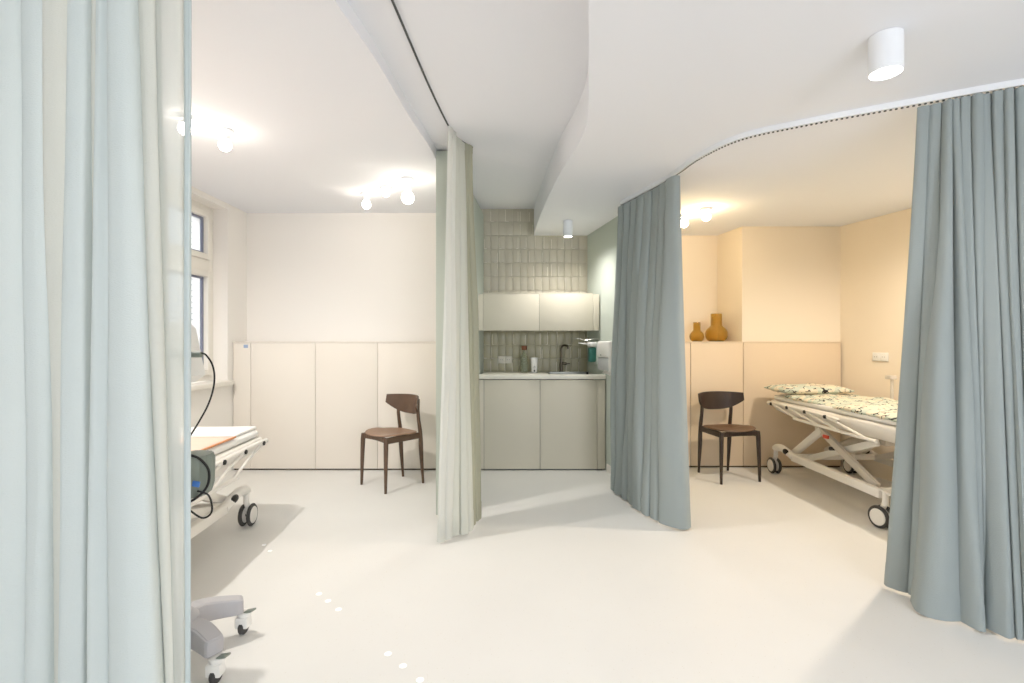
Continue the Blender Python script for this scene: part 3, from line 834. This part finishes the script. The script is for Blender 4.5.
ends = [((-1.105,2.055),(-.05,.02)),((-1.045,1.765),(.012,.012)),((-1.50,1.62),(0,0)),((-1.52,1.93),(0,0)),((-1.44,2.07),(0,0))]
for e,bn in ends:
    leg_c(e,bn)
    x,y = e[0]-CX, e[1]-CY
    dd = Vector((x,y,0)).normalized()
    x += dd.x*.005; y += dd.y*.005
    m = MB(); m.cyl((x,y,.045),(x,y,.09),.026).box((x-.026,y-.03,.03),(x+.026,y+.012,.075),.006)
    c_ = m.build('castor_housing', M['white_plastic'], cart)
    MB().cyl((x-.011,y-.006,.031),(x+.011,y-.006,.031),.031,28,bev=.005).build('castor_wheel', M['dark_grey'], c_)
    MB().bar((x+.005,y,.088),(x+.045,y-.01,.10),.03,.008).build('brake_lever', M['green_grey'], c_)
MB().cyl((0,0,.10),(0,0,.2),.085,bev=.02).build('base_hub', M['grey_plastic'], cart)
MB().cyl((0,0,.19),(0,0,1.08),.022).build('column', M['white_metal'], cart)
MB().box((-.28,-.15,.72),(.0,.15,.75),.01).build('tray', M['grey_plastic'], cart)
# device head: wedge-shaped casing whose right edge shows beyond the curtain
t_pr = [(-.14,-.12),(.155,-.12),(.175,-.10),(.192,.06),(.15,.11),(-.14,.11)]
m = MB()
mxd = Matrix.Translation((-.145,.07,1.175)) @ Matrix.Rotation(R(90),4,'X')
m.prism([(-.16,-.13),(.15,-.135),(.192,-.105),(.155,.075),(.13,.10),(-.16,.10)],-.06,.06,.008,mxd)
dv = m.build('device_head', M['white_plastic'], cart)
m = MB()
m.cyl((.02,.005,1.152),(.105,.005,1.152),.011).cyl((.0,.005,1.152),(.045,.005,1.152),.018)
m.build('cable_plug', M['green_grey'], dv)
MB().cyl((.03,.006,1.11),(.03,.012,1.11),.013).build('port', M['black'], dv)
dC = 1.845
def PD(x,y,d=dC): return Vector(((x-512)*d/F-CX, d-CY, CAMZ-(y-341.5)*d/F))
MB().tube(spline([PD(201,353),PD(206,355),PD(212,364),PD(214.5,376),PD(213,390),PD(208,405),PD(200,420),PD(190,436),PD(178,452),PD(165,462)],6), .0032, 10).build('cable', M['black'], dv)
# canister hung on the column below with coiled leads
m = MB(); m.lathe([(0,0),(.055,0),(.07,.012),(.078,.04),(.08,.13),(.074,.15),(0,.155)], seg=40, rib=.0025, nrib=20)
cn = m.build('canister', M['green_grey'], cart); cn.location = (PD(186,0,1.82).x, 0.0, .635)
MB().box((-.02,-.09,.11),(.035,-.06,.205),.018,seg=4).build('canister_clip', M['grey_plastic'], cn)
MB().box((.045,-.075,.062),(.07,-.068,.082),.002, Matrix.Rotation(R(10),4,'Y')).box((.03,-.083,.055),(.05,-.077,.068),.002).build('label_tag', M['blue'], cn)
MB().tube(spline([(.02,-.07,.165),(.06,-.05,.15),(.088,-.03,.10),(.085,-.035,.04),(.05,-.06,.0),(.0,-.08,-.01),(-.06,-.07,.02)],6), .0045, 8).build('lead', M['black'], cn)
MB().tube(spline([(.06,-.05,.03),(.095,-.04,.01),(.10,-.03,-.05),(.07,-.04,-.07),(.02,-.06,-.02)],6), .0035, 8).build('lead', M['black'], cn)
MB().tube([(-.03,.03,.05),(.02,.01,.05)],.012).build('hook', M['white_metal'], cn)

# ------------------------------------------------------------------ lamps
def can(label, x, y, r=.052, h=.15, on=True):
    l = thing('ceiling_spotlight', label, 'ceiling light', (x,y,ZR))
    MB().lathe([(r-.003,-.0005),(r,-.002),(r,-h),(r-.003,-h),(r-.004,-h+.012),(0,-h+.014)],seg=40).build('housing', M['lamp_white'], l)
    MB().lathe([(r-.006,-h+.010),(0,-h+.003)],seg=40).build('lens', M['lens'], l, closed=False)
    return l
can('large white cylindrical ceiling light at upper right', 1.345, 1.80, .053, .135)
can('small white cylindrical ceiling light above the kitchen worktop', .51, 4.56, .043, .145)
def globe(label, x, y, z, m_, r=.05, zl=.13):
    l = thing('ceiling_bulb_lamp', label, 'ceiling light', (x,y,z))
    MB().lathe([(.045,-.0005),(.05,-.005),(.046,-.022),(.03,-.03),(.028,-zl+r*.8)],seg=28).build('socket', M['lamp_white'], l)
    MB().ball((0,0,-zl),r).build('bulb', m_, l)
globe('round glowing ceiling bulb nearest the alcove in the left bay', -.805, 3.86, ZB, M['bulb'], .048, .15)
globe('glowing ceiling bulb between two others in the left bay', -1.03, 4.08, ZB, M['bulb'], .03, .05)
globe('glowing ceiling bulb deepest in the left bay', -1.235, 4.24, ZB, M['bulb'], .036, .10)
globe('glowing ceiling bulb above the bed near the window', -1.71, 2.98, ZB, M['bulb'], .036, .09)
globe('glowing ceiling bulb at the edge of the mint curtain', -1.83, 2.80, ZB, M['bulb'], .036, .07)
globe('right one of two warm ceiling bulbs in the right bay', 1.60, 4.12, ZR, M['bulb_warm'], .036, .07)
globe('left one of two warm ceiling bulbs by the blue-grey curtain', 1.50, 4.36, ZR, M['bulb_warm'], .036, .07)

# ------------------------------------------------------------------ light spots on the floor, put in as pale discs
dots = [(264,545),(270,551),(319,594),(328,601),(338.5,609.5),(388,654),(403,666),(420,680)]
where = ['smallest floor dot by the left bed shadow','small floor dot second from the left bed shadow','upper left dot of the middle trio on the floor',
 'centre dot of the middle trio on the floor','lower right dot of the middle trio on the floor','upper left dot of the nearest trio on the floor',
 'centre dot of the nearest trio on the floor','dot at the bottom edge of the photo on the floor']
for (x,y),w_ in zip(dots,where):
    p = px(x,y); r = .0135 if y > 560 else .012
    o = MB().lathe([(0,.0004),(r,.0004),(r,.0012),(0,.0013)],seg=24).build('light_dot', M['light_dot']); o.location=(p[0],p[1],0)
    tag(o, 'painted light spot, '+w_, 'floor marker', 'painted light spots on the floor')  # no real marker; the disc stands for a spot of light

# ------------------------------------------------------------------ light
def area(name, loc, rot, sx_, sy_, e, col):
    l = bpy.data.lights.new(name,'AREA'); l.shape='RECTANGLE'; l.size=sx_; l.size_y=sy_; l.energy=e; l.color=col
    o = bpy.data.objects.new(name,l); C.objects.link(o); o.location=loc; o.rotation_euler=rot; return o
def spot(name, loc, e, col, size=120, blend=.7, r=.04):
    l = bpy.data.lights.new(name,'SPOT'); l.energy=e; l.color=col; l.spot_size=R(size); l.spot_blend=blend; l.shadow_soft_size=r
    o = bpy.data.objects.new(name,l); C.objects.link(o); o.location=loc; return o
area('fill_rear', (1.7,-3.0,1.45), (R(90),0,R(8)), 1.7, 1.8, 66, (.86,.91,1))  # added cool fill light in the unseen rear wall opening
area('daylight_left', (-5.0,3.7,4.6), (R(0),R(-52),0), 2.0, 2.0, 340, (.93,.96,1))
spot('spot_kitchen', (.51,4.56,2.14), 26, (1,.95,.90), 165, 1.0)
spot('spot_right', (1.34,1.80,2.14), 4, (1,.97,.97), 150, .8)
for (x,y) in ((1.5,-.3),(.7,-1.8)):
    spot('fill_spot_rear', (x,y,2.2), 27, (.93,.95,1), 160, .8, .35)  # added fill behind the camera, without fixtures
spot('spot_bay_right', (2.65,2.95,2.25), 74, (1,.86,.70), 170, .6, .06)
spot('spot_bay_left', (-2.05,2.35,2.4), 84, (1,.95,.89), 170, .6, .03)
w = bpy.data.worlds.new('world'); SC.world = w; w.use_nodes = True
w.node_tree.nodes['Background'].inputs['Color'].default_value = (.78,.88,1,1); w.node_tree.nodes['Background'].inputs['Strength'].default_value = .62
SC.view_settings.view_transform = 'Standard'
SC.view_settings.exposure = 0.64
SC.view_settings.gamma = 1.15
